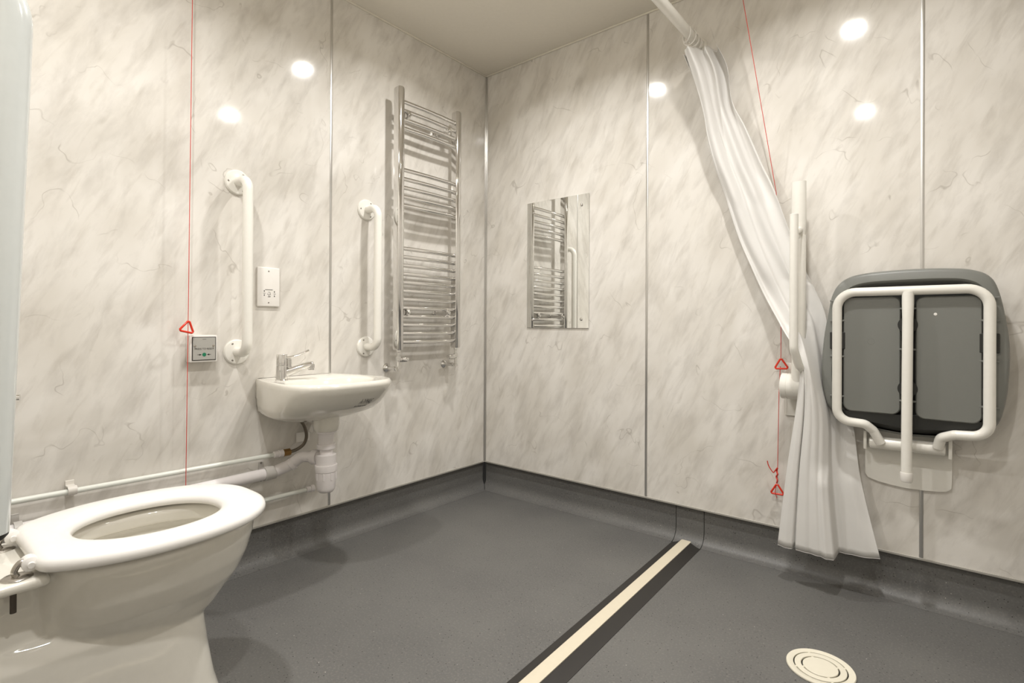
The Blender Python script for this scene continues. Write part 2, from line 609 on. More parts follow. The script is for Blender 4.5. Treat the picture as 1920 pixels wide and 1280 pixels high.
# ------------------------------------------------------------------ shaver socket
t = thing('shaver_socket', (0, -1.274, 1.09), 'white rectangular shaver socket plate on the wall above the basin tap', 'socket')
obj('face_plate', box(B(), 0, .010, -1.318, -1.229, 1.012, 1.165, .0035, 3), 'white_plastic', t)
for z in (1.150, 1.027): screw(t, (.0098, -1.274, z), (1, 0, 0), .0028)
bm = B()
box(bm, .0098, .0104, -1.288, -1.258, 1.0765, 1.0785)
for (yy, zz, w, h) in ((-1.291, 1.063, .008, .0016), (-1.250, 1.062, .008, .0016), (-1.272, 1.050, .010, .0016)):
    box(bm, .0098, .0104, yy-w/2, yy+w/2, zz-h/2, zz+h/2)
for (yy, zz) in ((-1.291, 1.072), (-1.291, 1.056), (-1.251, 1.070), (-1.251, 1.053)):
    box(bm, .0098, .0104, yy-.0016, yy+.0016, zz-.0028, zz+.0028)
pts = [(.0102, -1.277, 1.068), (.0102, -1.268, 1.068), (.0102, -1.268, 1.060), (.0102, -1.275, 1.056), (.0102, -1.275, 1.053), (.0102, -1.266, 1.053)]
tube(bm, pts, .0006, 6)
obj('printed_symbol', bm, 'ink', t, label='small dark printed shaver symbols')
bm = B()
for yy in (-1.277, -1.268): lathe(bm, (.0099, yy, 1.0605), (1, 0, 0), [(.0018, 0), (.0018, .0007)], 10)
obj('socket_hole', bm, 'ink', t)

# ------------------------------------------------------------------ call point
t = thing('call_point', (0, -1.52, .855), 'square white call reset unit with grey face and green dot below the red triangle', 'call point')
obj('back_box', box(B(), 0, .038, -1.562, -1.472, .808, .903, .003, 2), 'white_plastic', t)
fp = obj('grey_face', box(B(), .0385, .0405, -1.556, -1.478, .814, .897, .0008, 1), 'ink', t, label='grey face plate in a dark rim')
g = obj('face_panel', box(B(), .0400, .0412, -1.5535, -1.4805, .8165, .8945, .0005, 1), 'panel_grey', fp)
obj('green_dot', lathe(B(), (.0412, -1.517, .8345), (1, 0, 0), [(.0065, -.0005), (.0065, .0006)], 24), 'green', fp, label='green dot')
bm = text_mesh('PRESS TO RESET', .0085, (.0414, -1.517, .8545), (0, 1, 0), (0, 0, 1), .0002)
obj('printed_legend', bm, 'ink', fp, label='dark printed words PRESS TO RESET')
obj('printed_mark', box(B(), .0412, .0415, -1.523, -1.511, .8878, .8888), 'ink', fp)
for s in (-1, 1):
    bm = B()
    y0 = -1.517+s*.022
    box(bm, .0412, .0416, min(y0, y0-s*.009), max(y0, y0-s*.009), .8338, .8352)
    tip = -1.517+s*.0085
    a = [Vector((.0412, y0-s*.006, .8375)), Vector((.0412, y0-s*.006, .8315)), Vector((.0412, tip, .8345))]
    b = [v+Vector((.0004, 0, 0)) for v in a]
    prism(bm, a, b)
    obj('printed_arrow', bm, 'ink', fp, label='dark arrow pointing at the green dot')
for yy in (-1.547, -1.487):
    obj('indicator', lathe(B(), (.0410, yy, .8655), (1, 0, 0), [(.0042, 0), (.0042, .0008), (.003, .0012)], 18), 'steel', fp)
    bm = text_mesh('P', .009, (.0414, yy, .8555), (0, 1, 0), (0, 0, 1), .0002) if yy < -1.5 else text_mesh('R', .009, (.0414, yy, .8555), (0, 1, 0), (0, 0, 1), .0002)
    obj('indicator_mark', bm, 'steel', fp)

# ------------------------------------------------------------------ red pull cords
def triangle(c, size, rot=0.0, tilt=0.0, normal='x', yaw=0.0):
    """rounded triangular ring, apex at c, hanging down"""
    h = size*.82
    P = [(0, 0), (size/2, -h), (-size/2, -h)]
    r_ = Vector((0, 1, 0)) if normal == 'x' else Vector((1, 0, 0))
    n_ = Vector((1, 0, 0)) if normal == 'x' else Vector((0, -1, 0))
    r_ = Quaternion((0, 0, 1), yaw) @ r_
    n_ = Quaternion((0, 0, 1), yaw) @ n_
    u_ = Vector((0, 0, 1))
    Rq = Quaternion(n_, rot)
    loop = []
    for i in range(3):
        a, b, d = Vector(P[i-1]), Vector(P[i]), Vector(P[(i+1) % 3])
        for k in range(6):
            tt = k/5
            p = b+(a-b).normalized()*.006*(1-tt)+(d-b).normalized()*.006*tt
            loop.append(p)
    pts = [Vector(c)+Rq @ (r_*p.x+u_*p.y) for p in loop]
    return tube(B(), pts, .0036, 10, closed=True)
t = thing('emergency_pull_cord', (.05, -1.57, H), 'thin red emergency cord hanging behind the toilet with triangle above the call point', 'pull cord', 'red emergency pull cords')
obj('cord', tube(B(), [(.05, -1.563, H), (.05, -1.572, .955), (.05, -1.578, .12)], .0012, 8), 'red_cord', t)
obj('triangle_handle', triangle((.052, -1.570, .955), .050, -.22, yaw=.15), 'red_plastic', t)
obj('triangle_handle', triangle((.05, -1.578, .125), .050, .1), 'red_plastic', t)

t = thing('emergency_pull_cord', (1.43, -.17, H), 'red emergency cord caught behind the shower curtain with two triangles near the wall', 'pull cord', 'red emergency pull cords')
cp_ = [(1.420, -.175, H), (1.459, -.15, 2.194), (1.548, -.016, 1.467), (1.567, -.016, .95), (1.570, -.03, .817)]
obj('cord', tube(B(), cp_, .0012, 8), 'red_cord', t)
obj('triangle_handle', triangle((1.570, -.03, .822), .050, .05, normal='y'), 'red_plastic', t)
obj('cord', tube(B(), [(1.568, -.03, .79), (1.564, -.03, .70), (1.560, -.03, .40), (1.558, -.03, .335)], .0012, 8), 'red_cord', t)
kn = catmull([(1.558, -.03, .395), (1.552, -.032, .385), (1.545, -.03, .375), (1.536, -.03, .385), (1.527, -.03, .40), (1.523, -.03, .417)], 6, False)
obj('knotted_tail', tube(B(), kn, .0020, 8), 'red_cord', t)
kn = catmull([(1.560, -.03, .395), (1.555, -.027, .383), (1.561, -.034, .372), (1.555, -.028, .360), (1.560, -.033, .348), (1.557, -.03, .336)], 6, False)
obj('knot', tube(B(), kn, .0030, 8), 'red_cord', t)
obj('triangle_handle', triangle((1.558, -.03, .335), .050, .03, normal='y'), 'red_plastic', t)
obj('cord_end', tube(B(), [(1.556, -.03, .333), (1.552, -.034, .30), (1.558, -.03, .278)], .0014, 8), 'red_cord', t)

# ------------------------------------------------------------------ mirror
t = thing('wall_mirror', (.5, 0, .93), 'rectangular frameless mirror screwed to the right wall', 'mirror')
obj('glass', box(B(), .309, .695, -.0065, -.0015, .931, 1.602, .0008, 1), 'mirror', t, smooth=0)
for x in (.352, .652):
    for z in (.975, 1.548):
        obj('screw_cap', lathe(B(), (x, -.0065, z), (0, -1, 0), [(.0075, -.0004), (.0075, .002), (.005, .0045), (0, .0055)], 20), 'chrome', t)

# ------------------------------------------------------------------ towel radiator
RY0, RY1 = -.699, -.325
t = thing('towel_radiator', (0, -.51, .82), 'tall chrome ladder towel radiator on the left wall next to the corner', 'radiator')
def post(y):
    bm = B()
    pts = [(.088, y, .826), (.088, y, .832), (.088, y, 2.044), (.088, y, 2.052)]
    prof = []
    for k in range(25):
        a = -PI/2+PI*k/24
        prof.append((.011+.012*math.cos(a), .0175*math.sin(a)))
    prof += [(-.021, .0170), (-.022, .014), (-.022, -.014), (-.021, -.0170)]
    rings = []
    for (px, py, pz), s in zip(pts, (.85, 1, 1, .85)):
        rings.append([Vector((px+a*s, py+b*s, pz)) for a, b in prof])
    loft(bm, rings)
    return bm
for y in (RY0, RY1): 
    p = obj('upright', post(y), 'chrome', t)
    obj('vent_plug', lathe(B(), (.088, y, 2.051), (0, 0, 1), [(.007, 0), (.007, .004), (.004, .006)], 16), 'chrome', p)
zs = [1.993, 1.952, 1.911, 1.869, 1.673, 1.631, 1.590, 1.547, 1.506] + [1.303-.0401*k for k in range(12)]
for z in zs:
    pts = []
    for k in range(17):
        f = k/16
        pts.append((.085+.005*4*f*(1-f), RY0+.010+(RY1-RY0-.02)*f, z))
    obj('rung', tube(B(), pts, .0098, 16), 'chrome', t)
for z in (1.932, 1.003):
    for y in (-.655, -.395):
        bm = tube(B(), [(.0, y, z), (.098, y, z)], .008, 14)
        lathe(bm, (0, y, z), (1, 0, 0), [(.016, 0), (.016, .006), (.012, .009), (0, .0095)], 20)
        box(bm, .078, .106, y-.010, y+.010, z-.018, z+.018, .004, 2)
        lathe(bm, (.106, y, z), (1, 0, 0), [(.009, 0), (.009, .006), (.006, .009)], 16)
        obj('wall_bracket', bm, 'chrome', t)
def valve(y, side):
    bm = B()
    lathe(bm, (.088, y, .828), (0, 0, -1), [(.011, 0), (.011, .012), (.008, .014), (.008, .03), (.012, .031), (.012, .052), (.008, .054), (.008, .085), (.011, .086), (.011, .098), (.006, .10)], 20)
    v = obj('valve', bm, 'chrome', t)
    obj('valve_head', lathe(B(), (.088, y+side*.008, .780), (0, side, 0), [(.007, 0), (.012, .004), (.0135, .010), (.0135, .040), (.012, .046), (0, .047)], 22), 'chrome', v)
    bm = tube(B(), fillet([(.088, y, .745), (.088, y, .737), (.002, y, .737)], .010, 5), .0085, 14)
    lathe(bm, (.070, y, .737), (-1, 0, 0), [(.011, 0), (.011, .014)], 8)
    obj('tail_pipe', bm, 'chrome', v)
    obj('wall_flange', lathe(B(), (0, y, .737), (1, 0, 0), [(.023, 0), (.021, .006), (.012, .013), (.009, .016), (0, .016)], 24), 'chrome', v)
valve(RY0, 1)
valve(RY1, -1)

# ------------------------------------------------------------------ basin
CY = -1.155
half = [(0, .166), (.05, .176), (.13, .192), (.22, .203), (.30, .200), (.36, .175), (.40, .125), (.418, .06)]
poly = [(0, 0)]
outl = [(x, CY-d) for x, d in half]+[(.421, CY)]+[(x, CY+d+.030*min(1, x/.28)) for x, d in half[::-1]]
sm = catmull([Vector((x, y, 0)) for x, y in outl], 6, False)
sm = [(max(v.x, 0), v.y) for v in sm]
bc = (.205, CY)
NB = 96
def level(sx, sy, x0=0.0, inset=0.0):
    p = [(x0+(x-x0)*sx if x > 1e-4 else 0, CY+(y-CY)*sy) for x, y in sm]
    return p
def ring_at(p, z, c=bc):
    return [Vector((x, y, z)) for x, y in polar(p, c, NB)]
rings = []
cin = (.10, CY)
def R_(sx, sy, z):
    p = level(sx, sy)
    return [Vector((x, y, z)) for x, y in polar(p, (bc[0]*sx*.9, CY), NB)]
rings.append(R_(.20, .18, .570))
rings.append(R_(.42, .40, .571))
rings.append(R_(.52, .58, .577))
rings.append(R_(.60, .74, .588))
rings.append(R_(.67, .88, .599))
rings.append(R_(.73, .945, .610))
rings.append(R_(.825, .972, .634))
rings.append(R_(.90, .988, .660))
rings.append(R_(.963, .998, .690))
rings.append(R_(1.0, 1.0, .712))
rings.append(R_(1.0, 1.0, .722))
rings.append(R_(.99, .985, .730))
rings.append(R_(.975, .965, .733))
rings.append(R_(.945, .93, .732))
def ell(ax, ay, z, cx=.262):
    out = []
    for k in range(NB):
        th = 2*PI*k/NB
        out.append(Vector((cx+ax*math.cos(th), CY+ay*math.sin(th), z)))
    return out
rings.append(ell(.128, .172, .729))
rings.append(ell(.122, .165, .722))
rings.append(ell(.110, .150, .690))
rings.append(ell(.085, .115, .650, .25))
rings.append(ell(.045, .055, .625, .23))
rings.append(ell(.020, .020, .620, .22))
bm = loft(B(), rings)
t = thing('wash_basin', (0, CY, .57), 'small white ceramic wash basin hung on the left wall between the grab rails', 'basin')
basin = obj('bowl', bm, 'ceramic', t, smooth=60)
obj('waste_outlet', lathe(B(), (.22, CY, .619), (0, 0, 1), [(.02, 0), (.02, .002), (.012, .0015), (0, .001)], 24), 'chrome', t)
bm = lathe(B(), (.205, -1.14, .575), (0, 0, -1), [(.050, -.035), (.050, .02), (.046, .040), (.044, .042)], 28)
obj('outlet_boss', bm, 'ceramic', t)
bm = B()
box(bm, .0, .005, -1.153, -1.094, .459, .498, .001, 1)
obj('wall_packer', bm, 'white_plastic', t)
box_ = box(B(), 0, .03, -1.108, -1.088, .495, .530, .001, 1, rot=((.015, -1.098, .512), Matrix.Rotation(-.5, 3, 'X')))
obj('wall_packer', box_, 'white_plastic', t)
# printed marks on the flank: laid on to the surface by ray casting
bpy.context.view_layer.update()
from mathutils.bvhtree import BVHTree
dg = bpy.context.evaluated_depsgraph_get()
bmv = bmesh.new()
bmv.from_mesh(basin.data)
bmesh.ops.translate(bmv, verts=bmv.verts, vec=ORG[basin.name])
bvh = BVHTree.FromBMesh(bmv)
def project_on_basin(bm, direction=(-1, -.25, .15)):
    d = Vector(direction).normalized()
    for v in bm.verts:
        hit = bvh.ray_cast(v.co-d*.5, d)
        if hit[0]: v.co = hit[0]+hit[1]*.0006
    return bm
txt_r = Vector((-.45, .85, .0)).normalized()
cen = Vector((.36, -1.075, .654))
bm = text_mesh('NYMAS', .018, cen, txt_r, (0, 0, 1), 0)
for v in bm.verts: v.co.z = cen.z+(v.co.z-cen.z)*1.9
bm = project_on_basin(bm)
obj('printed_name', bm, 'ink', t, label='dark printed name NYMAS', recalc=False)
bm = text_mesh('BATHROOMS', .0100, cen+Vector((0, 0, -.0215))-txt_r*.006, txt_r, (0, 0, 1), 0)
obj('printed_mark', project_on_basin(bm), 'ink', t, recalc=False)
bmv.free()

# tap
tx, ty, tz = .105, -1.268, .728
t = thing('basin_tap', (tx, ty, tz), 'chrome lever mixer tap standing on the left corner of the basin', 'tap')
dirv = Vector((.35, 1, 0)).normalized()
c0 = Vector((tx, ty, tz))
obj('body', lathe(B(), (tx, ty, tz), (0, 0, 1), [(.024, 0), (.024, .003), (.0215, .006), (.0205, .030), (.0195, .056), (.019, .058)], 28), 'chrome', t)
obj('cartridge_cap', lathe(B(), (tx, ty, tz+.0585), (0, 0, 1), [(.0185, 0), (.0195, .001), (.0195, .040), (.0185, .042), (0, .0425)], 28), 'chrome', t)
sp_pts = [c0+Vector((0, 0, .022)), c0+dirv*.03+Vector((0, 0, .034)), c0+dirv*.07+Vector((0, 0, .049)), c0+dirv*.100+Vector((0, 0, .058)), c0+dirv*.112+Vector((0, 0, .058))]
obj('spout', tube(B(), catmull(sp_pts, 5, False), [.017-.006*k/20 for k in range(21)], 18, ry=[.016-.003*k/20 for k in range(21)], ref=(0, 0, 1)), 'chrome', t)
e = c0+dirv*.106+Vector((0, 0, .061))
obj('aerator', lathe(B(), e, (0, 0, -1), [(.010, 0), (.0135, .003), (.0135, .016), (.012, .017), (.012, .024), (.010, .0245), (.010, .02), (0, .02)], 24), 'chrome', t)
lv = [c0+Vector((0, 0, .088)), c0+dirv*.03+Vector((0, 0, .089)), c0+dirv*.06+Vector((0, 0, .097)), c0+dirv*.098+Vector((0, 0, .113))]
obj('lever', tube(B(), catmull(lv, 6, False), [.010, .010]+[.010]*15+[.008, .007], 16, ry=[.0055]*19, ref=dirv.cross(Vector((0, 0, 1)))), 'chrome', t)
obj('lever_stem', lathe(B(), c0+dirv*.026+Vector((0, 0, .048)), (0, 0, 1), [(.006, 0), (.009, .003), (.009, .032), (.007, .034)], 16), 'chrome', t)

# ------------------------------------------------------------------ waste trap and pipes
cx, cy = .205, -1.14
t = thing('bottle_trap', (cx, cy, .29), 'white plastic bottle trap hanging below the wash basin', 'waste trap')
obj('tailpiece', lathe(B(), (cx, cy, .5325), (0, 0, -1), [(.036, 0), (.036, .008), (.031, .010), (.029, .014), (.029, .060), (.026, .062), (.024, .064), (.024, .100), (.020, .101)], 28), 'pvc', t)
obj('nut', lathe(B(), (cx, cy, .482), (0, 0, -1), [(.033, 0), (.035, .002), (.034, .018), (.032, .020)], 24), 'pvc', t)
obj('trap_body', lathe(B(), (cx, cy, .442), (0, 0, -1), [(.034, 0), (.0375, .002), (.0375, .044), (.036, .046), (0, .046)], 32), 'pvc', t)
bm = lathe(B(), (cx, cy, .402), (0, 0, -1), [(.0415, 0), (.0425, .003), (.0405, .026), (.038, .028), (0, .028)], 32)
obj('clamp_ring', bm, 'pvc', t)
bm = lathe(B(), (cx, cy, .374), (0, 0, -1), [(.0385, 0), (.0385, .028), (.0365, .040), (.0355, .060), (.033, .070), (.026, .078), (.012, .082), (0, .0825)], 32)
for k in range(8):
    a = k*PI/4
    px, py = cx+.0375*math.cos(a), cy+.0375*math.sin(a)
    box(bm, px-.003, px+.003, py-.003, py+.003, .345, .372, .001, 1)
obj('trap_cup', bm, 'pvc', t)
op = [(cx, cy, .425), (.150, -1.162, .425), (.105, -1.185, .425), (.075, -1.215, .392), (.050, -1.265, .372), (.048, -1.285, .370)]
obj('outlet_elbow', tube(B(), fillet(op, [.02, .05, .05, .03], 5), .0215, 20), 'pvc', t)
d_ = (Vector(op[1])-Vector(op[0])).normalized()
obj('outlet_nut', lathe(B(), Vector(op[0])+d_*.036, d_, [(.027, 0), (.029, .003), (.029, .024), (.026, .026)], 22), 'pvc', t)
obj('elbow_collar', lathe(B(), (.082, -1.205, .400), (-.4, -.6, -.55), [(.0225, 0), (.0245, .002), (.0245, .016), (.0225, .018)], 22), 'pvc', t)

t = thing('waste_pipe', (.048, -1.8, .35), 'thick white plastic waste pipe running low along the left wall behind the toilet', 'pipe')
obj('pipe', tube(B(), [(.048, YB+.01, .352), (.048, -1.29, .3695)], .0215, 20), 'pvc', t)
def pipe_clip(parent, x, y, z, r, w, mt):
    bm = lathe(B(), (x, y-w/2, z), (0, 1, 0), [(r, 0), (r+.005, 0), (r+.005, w), (r, w), (r, 0)], 24)
    box(bm, 0, x-r+.001, y-w/2, y+w/2, z-.012, z+.012, .001, 1)
    box(bm, 0, .004, y-w/2, y+w/2, z-r-.016, z+r+.016, .001, 1)
    c = obj('pipe_clip', bm, mt, parent)
    return c
c = pipe_clip(t, .048, -1.297, .3695, .022, .018, 'grey_clip')
for z in (.335, .404): screw(c, (.004, -1.297, z), (1, 0, 0), .004)
pipe_clip(t, .048, -2.00, .358, .022, .018, 'grey_clip')
bm = lathe(B(), (.048, -1.300, .3695), (0, 1, 0), [(.0225, 0), (.0255, .001), (.0255, .034), (.0225, .036)], 22)
obj('coupling', bm, 'grey_clip', t)
t = thing('supply_pipe', (.032, -1.8, .43), 'upper thin white painted supply pipe on the left wall ending in a brass nut', 'pipe', 'thin white supply pipes')
obj('pipe', tube(B(), [(.032, YB+.01, .442), (.032, -1.24, .432)], .0085, 16), 'pipe_paint', t)
pipe_clip(t, .032, -1.878, .4405, .0088, .022, 'translucent_clip')
obj('sleeve', lathe(B(), (.032, -1.262, .4325), (0, 1, 0), [(.010, 0), (.0125, .002), (.0125, .020), (.0145, .021), (.0145, .038), (.011, .039)], 18), 'pvc', t)
obj('brass_nut', lathe(B(), (.032, -1.223, .432), (0, 1, 0), [(.011, 0), (.0145, .001), (.0145, .028), (.012, .029)], 6), 'brass', t, smooth=20, label='brass nut')
fx = catmull([(.032, -1.195, .432), (.034, -1.165, .438), (.045, -1.142, .458), (.06, -1.140, .495), (.08, -1.165, .545), (.095, -1.20, .574)], 6, False)
obj('braided_hose', tube(B(), fx, .0065, 14), 'braid', t, label='braided metal hose')
t = thing('supply_pipe', (.032, -1.8, .26), 'lower thin white painted supply pipe passing behind the bottle trap', 'pipe', 'thin white supply pipes')
obj('pipe', tube(B(), [(.032, YB+.01, .262), (.032, -1.10, .264)], .0085, 16), 'pipe_paint', t)
obj('end_fitting', lathe(B(), (.032, -1.125, .264), (0, 1, 0), [(.009, 0), (.012, .001), (.012, .018), (.014, .019), (.014, .034), (.010, .035)], 18), 'pvc', t)

# ------------------------------------------------------------------ toilet
TX = .598
t = thing('toilet', (TX, -1.95, 0), 'white ceramic raised toilet with open ring seat at the left wall', 'toilet')
NT = 72
def egg(yf, yb, w, yw, z, e=2.15):
    out = []
    for k in range(NT):
        th = 2*PI*k/NT
        c, s = math.cos(th), math.sin(th)
        x = w*math.copysign(abs(c)**(2/e), c)
        L_ = (yf-yw) if s > 0 else (yw-yb)
        y = yw+L_*math.copysign(abs(s)**(2/e), s)
        out.append(Vector((TX+x, y, z)))
    return out
rings = [egg(-1.84, -1.98, .05, -1.92, .17), egg(-1.79, -2.0, .07, -1.90, .185), egg(-1.755, -2.03, .080, -1.89, .207),
         egg(-1.726, -2.05, .090, -1.88, .230), egg(-1.698, -2.06, .103, -1.87, .257), egg(-1.672, -2.07, .120, -1.87, .290),
         egg(-1.648, -2.07, .148, -1.87, .325), egg(-1.629, -2.07, .170, -1.865, .370), egg(-1.617, -2.07, .183, -1.86, .415),
         egg(-1.615, -2.07, .188, -1.86, .440), egg(-1.620, -2.065, .184, -1.86, .454), egg(-1.632, -2.05, .172, -1.86, .459),
         egg(-1.662, -2.01, .143, -1.86, .458), egg(-1.672, -2.0, .133, -1.86, .448), egg(-1.672, -2.0, .133, -1.86, .421), egg(-1.655, -2.015, .150, -1.86, .416), egg(-1.655, -2.015, .150, -1.86, .40),
         egg(-1.70, -1.98, .115, -1.86, .33), egg(-1.76, -1.95, .075, -1.86, .27), egg(-1.80, -1.92, .045, -1.86, .235)]
bm = loft(B(), rings)
# pedestal
rings = [egg(-1.690, -2.33, .150, -1.90, .0, 2.8), egg(-1.694, -2.33, .146, -1.90, .012, 2.8), egg(-1.712, -2.32, .130, -1.91, .08, 2.8),
         egg(-1.724, -2.32, .122, -1.93, .16, 2.6), egg(-1.731, -2.32, .118, -1.95, .225, 2.5), egg(-1.755, -2.30, .114, -1.96, .28, 2.4), egg(-1.82, -2.28, .098, -1.97, .315, 2.4)]
loft(bm, rings)
# rear body and ledge
rings = []
for z, w, yf, e in ((.0, .150, -1.95, 4), (.12, .142, -1.95, 4), (.22, .118, -1.97, 3.6), (.32, .088, -1.98, 3.2), (.38, .080, -1.99, 3), (.43, .086, -1.99, 3)):
    rings.append(egg(yf, -2.345, w, -2.16, z, e))
loft(bm, rings)
box(bm, TX-.150, TX+.130, -2.345, -2.042, .436, .457, .007, 3)
pan = obj('pan', bm, 'ceramic', t, smooth=0)
rm = pan.modifiers.new('remesh', 'REMESH')
rm.mode = 'VOXEL'
rm.voxel_size = .0038
rm.use_smooth_shade = True
sm_ = pan.modifiers.new('smooth', 'SMOOTH')
sm_.factor = .5
sm_.iterations = 14
# water
obj('water', lathe(B(), (TX, -1.86, .262), (0, 0, 1), [(.05, 0), (.05, .001)], 24), mat('water', (.55, .55, .48, 1), .03), t)
# seat ring
so = [(0, -1.597), (.07, -1.603), (.13, -1.632), (.18, -1.69), (.207, -1.77), (.213, -1.85), (.205, -1.93), (.180, -2.0), (.152, -2.045), (.132, -2.061), (.105, -2.066)]
full = [(TX+x, y) for x, y in so]+[(TX, -2.066)]+[(TX-x, y) for x, y in so[:0:-1]]
fs = [(v.x, v.y) for v in catmull([Vector((a, b, 0)) for a, b in full], 6)]
sc = (TX, -1.84)
NS = 120
po = polar(fs, sc, NS)
pi_ = []
for k in range(NS):
    th = 2*PI*k/NS
    ay = .145
    ax = .126
    e_ = 2.15
    c, s = math.cos(th), math.sin(th)
    rr = (abs(c/ax)**e_+abs(s/ay)**e_)**(-1/e_)
    pi_.append((sc[0]+c*rr, sc[1]+s*rr))
zt, zb = .493, .466
def sr(f_out, off, z):
    """blend ring: f_out=1 outer edge; off moves towards the middle of the band"""
    out = []
    for (ox, oy), (ix, iy) in zip(po, pi_):
        L_ = math.hypot(ox-ix, oy-iy)
        f = 1-off/L_ if f_out else off/L_
        out.append(Vector((ix+(ox-ix)*f, iy+(oy-iy)*f, z)))
    return out
rings = [sr(1, .012, zb), sr(1, .004, zb+.001), sr(1, .0, zb+.006), sr(1, 0, zb+.014), sr(1, .003, zb+.021), sr(1, .009, zt-.002), sr(1, .018, zt),
         sr(0, .030, zt), sr(0, .016, zt-.002), sr(0, .006, zt-.007), sr(0, .001, zt-.014), sr(0, 0, zb+.004), sr(0, .004, zb)]
bm = loft(B(), rings, closed=True)
seat = obj('toilet_seat', bm, 'seat_plastic', t, smooth=60, label='white open ring seat')
bm = B()
box(bm, TX+.128, TX+.150, -1.712, -1.698, .446, .468, .003, 2)
obj('seat_buffer', bm, 'seat_plastic', seat)
bm = box(B(), TX-.150, TX-.128, -1.712, -1.698, .456, .468, .003, 2)
obj('seat_buffer', bm, 'seat_plastic', seat)
for hx in (.500, .695):
    h = obj('hinge', lathe(B(), (hx, -2.088, .457), (0, 0, 1), [(.024, 0), (.024, .0015), (.021, .0035), (.006, .0045), (0, .0045)], 30), 'steel', t, label='metal seat hinge')
    obj('hinge_post', tube(B(), catmull([(hx, -2.088, .459), (hx, -2.092, .470), (hx, -2.084, .484), (hx, -2.072, .483)], 5, False), .0055, 14), 'steel', h)
    obj('hinge_boss', lathe(B(), (hx-.014, -2.070, .480), (1, 0, 0), [(.010, 0), (.0135, .002), (.0135, .026), (.010, .028), (.006, .029), (.0055, .034)], 22), 'seat_plastic', h)
    obj('hinge_bolt', tube(B(), [(hx+(.008 if hx > .6 else 0), -2.094, .43), (hx+(.008 if hx > .6 else 0), -2.094, .396)], .0050, 12), 'dark_bolt', h, label='dark fixing bolt under the ledge')

t = thing('cistern', (TX, -2.26, .457), 'white close coupled cistern behind the toilet with a chrome lever', 'cistern')
obj('tank', box(B(), TX-.19, TX+.19, YB+.008, -2.175, .4575, .83, .02, 4), 'ceramic', t)
obj('lid', box(B(), TX-.197, TX+.197, YB+.005, -2.168, .83, .862, .01, 3), 'ceramic', t)
bm = tube(B(), [(.70, -2.178, .803), (.70, -2.150, .803), (.716, -2.125, .803), (.728, -2.090, .803)], [.009, .009, .008, .0065], 12)
obj('flush_lever', bm, 'chrome', t)

# ------------------------------------------------------------------ folded support rail beside the toilet (left foreground)
t = thing('drop_down_rail', (.94, YB, .6), 'white hinged support rail folded up at the left edge beside the toilet', 'support rail', 'hinged support rails')
rx = .935
lp = fillet([(rx, -2.159, .622), (rx, -2.158, .65), (rx, -2.133, 1.492), (rx, -2.318, 1.492), (rx, -2.318, .72)], [.4, .085, .085], 14)
obj('rail', tube(B(), lp, .0300, 32, ry=.0300), 'cool_white', t)
obj('end_cap', lathe(B(), (rx, -2.159, .623), (0, 0, -1), [(.0300, 0), (.029, .006), (.024, .012), (.0, .015)], 30), 'dark_plastic', t, label='dark end cap')
obj('hinge_drum', lathe(B(), (rx-.05, -2.315, .72), (1, 0, 0), [(.044, 0), (.048, .003), (.048, .097), (.044, .10)], 32), 'white_tube', t)
obj('wall_plate', box(B(), rx-.05, rx+.05, YB, YB+.012, .60, .82, .004, 2), 'white_tube', t)

# ------------------------------------------------------------------ folded support rail on the right wall
t = thing('drop_down_rail', (1.64, 0, .6), 'white hinged support rail folded up against the right wall between curtain and shower seat', 'support rail', 'hinged support rails')
obj('wall_plate', box(B(), 1.580, 1.700, -.010, 0, .600, .803, .003, 2), 'white_tube', t)
obj('hinge_drum', lathe(B(), (1.580, -.062, .719), (1, 0, 0), [(.044, 0), (.0485, .003), (.0485, .022), (.0475, .0225), (.0475, .024), (.0485, .0245), (.0485, .105), (.044, .108)], 36), 'white_tube', t)
bm = tube(B(), [(1.646, -.092, 1.27), (1.644, -.094, 1.30), (1.6435, -.096, 1.32), (1.6435, -.1, 1.476)], [.016, .022, .0245, .0245], 24, ry=[.013, .015, .016, .016], ref=(1, 0, 0))
obj('arm_end', bm, 'white_tube', t)
bm = tube(B(), [(1.640, -.088, .735), (1.643, -.09, .85), (1.646, -.091, 1.0), (1.653, -.092, 1.28)], [.0235, .0225, .020, .0135], 24, ry=[.018, .018, .016, .013], ref=(1, 0, 0))
obj('arm', bm, 'white_tube', t)
pts = fillet([(1.648, -.20, 1.337), (1.648, -.20, .865), (1.660, -.165, .80), (1.662, -.10, .775)], [.05, .03], 8)
obj('lower_tube', tube(B(), pts, .0140, 20), 'white_tube', t)
obj('end_cap', lathe(B(), (1.648, -.20, 1.337), (0, 0, 1), [(.0142, 0), (.0142, .002), (.013, .003), (0, .0032)], 20), 'white_plastic', t)
obj('link_tube', tube(B(), [(1.648, -.195, 1.275), (1.647, -.10, 1.30)], .011, 16), 'white_tube', t)

# ------------------------------------------------------------------ shower curtain rod
t = thing('curtain_rod', (1.24, 0, 2.15), 'white shower curtain rod running out from the right wall just below the ceiling', 'curtain rod')
obj('rod', tube(B(), [(1.24, -.006, 2.150), (1.24, YB+.01, 2.150)], .0205, 24), 'white_tube', t)
obj('wall_socket', lathe(B(), (1.24, 0, 2.150), (0, -1, 0), [(.032, 0), (.030, .006), (.023, .010), (.024, .024), (.0205, .025)], 28), 'white_tube', t)

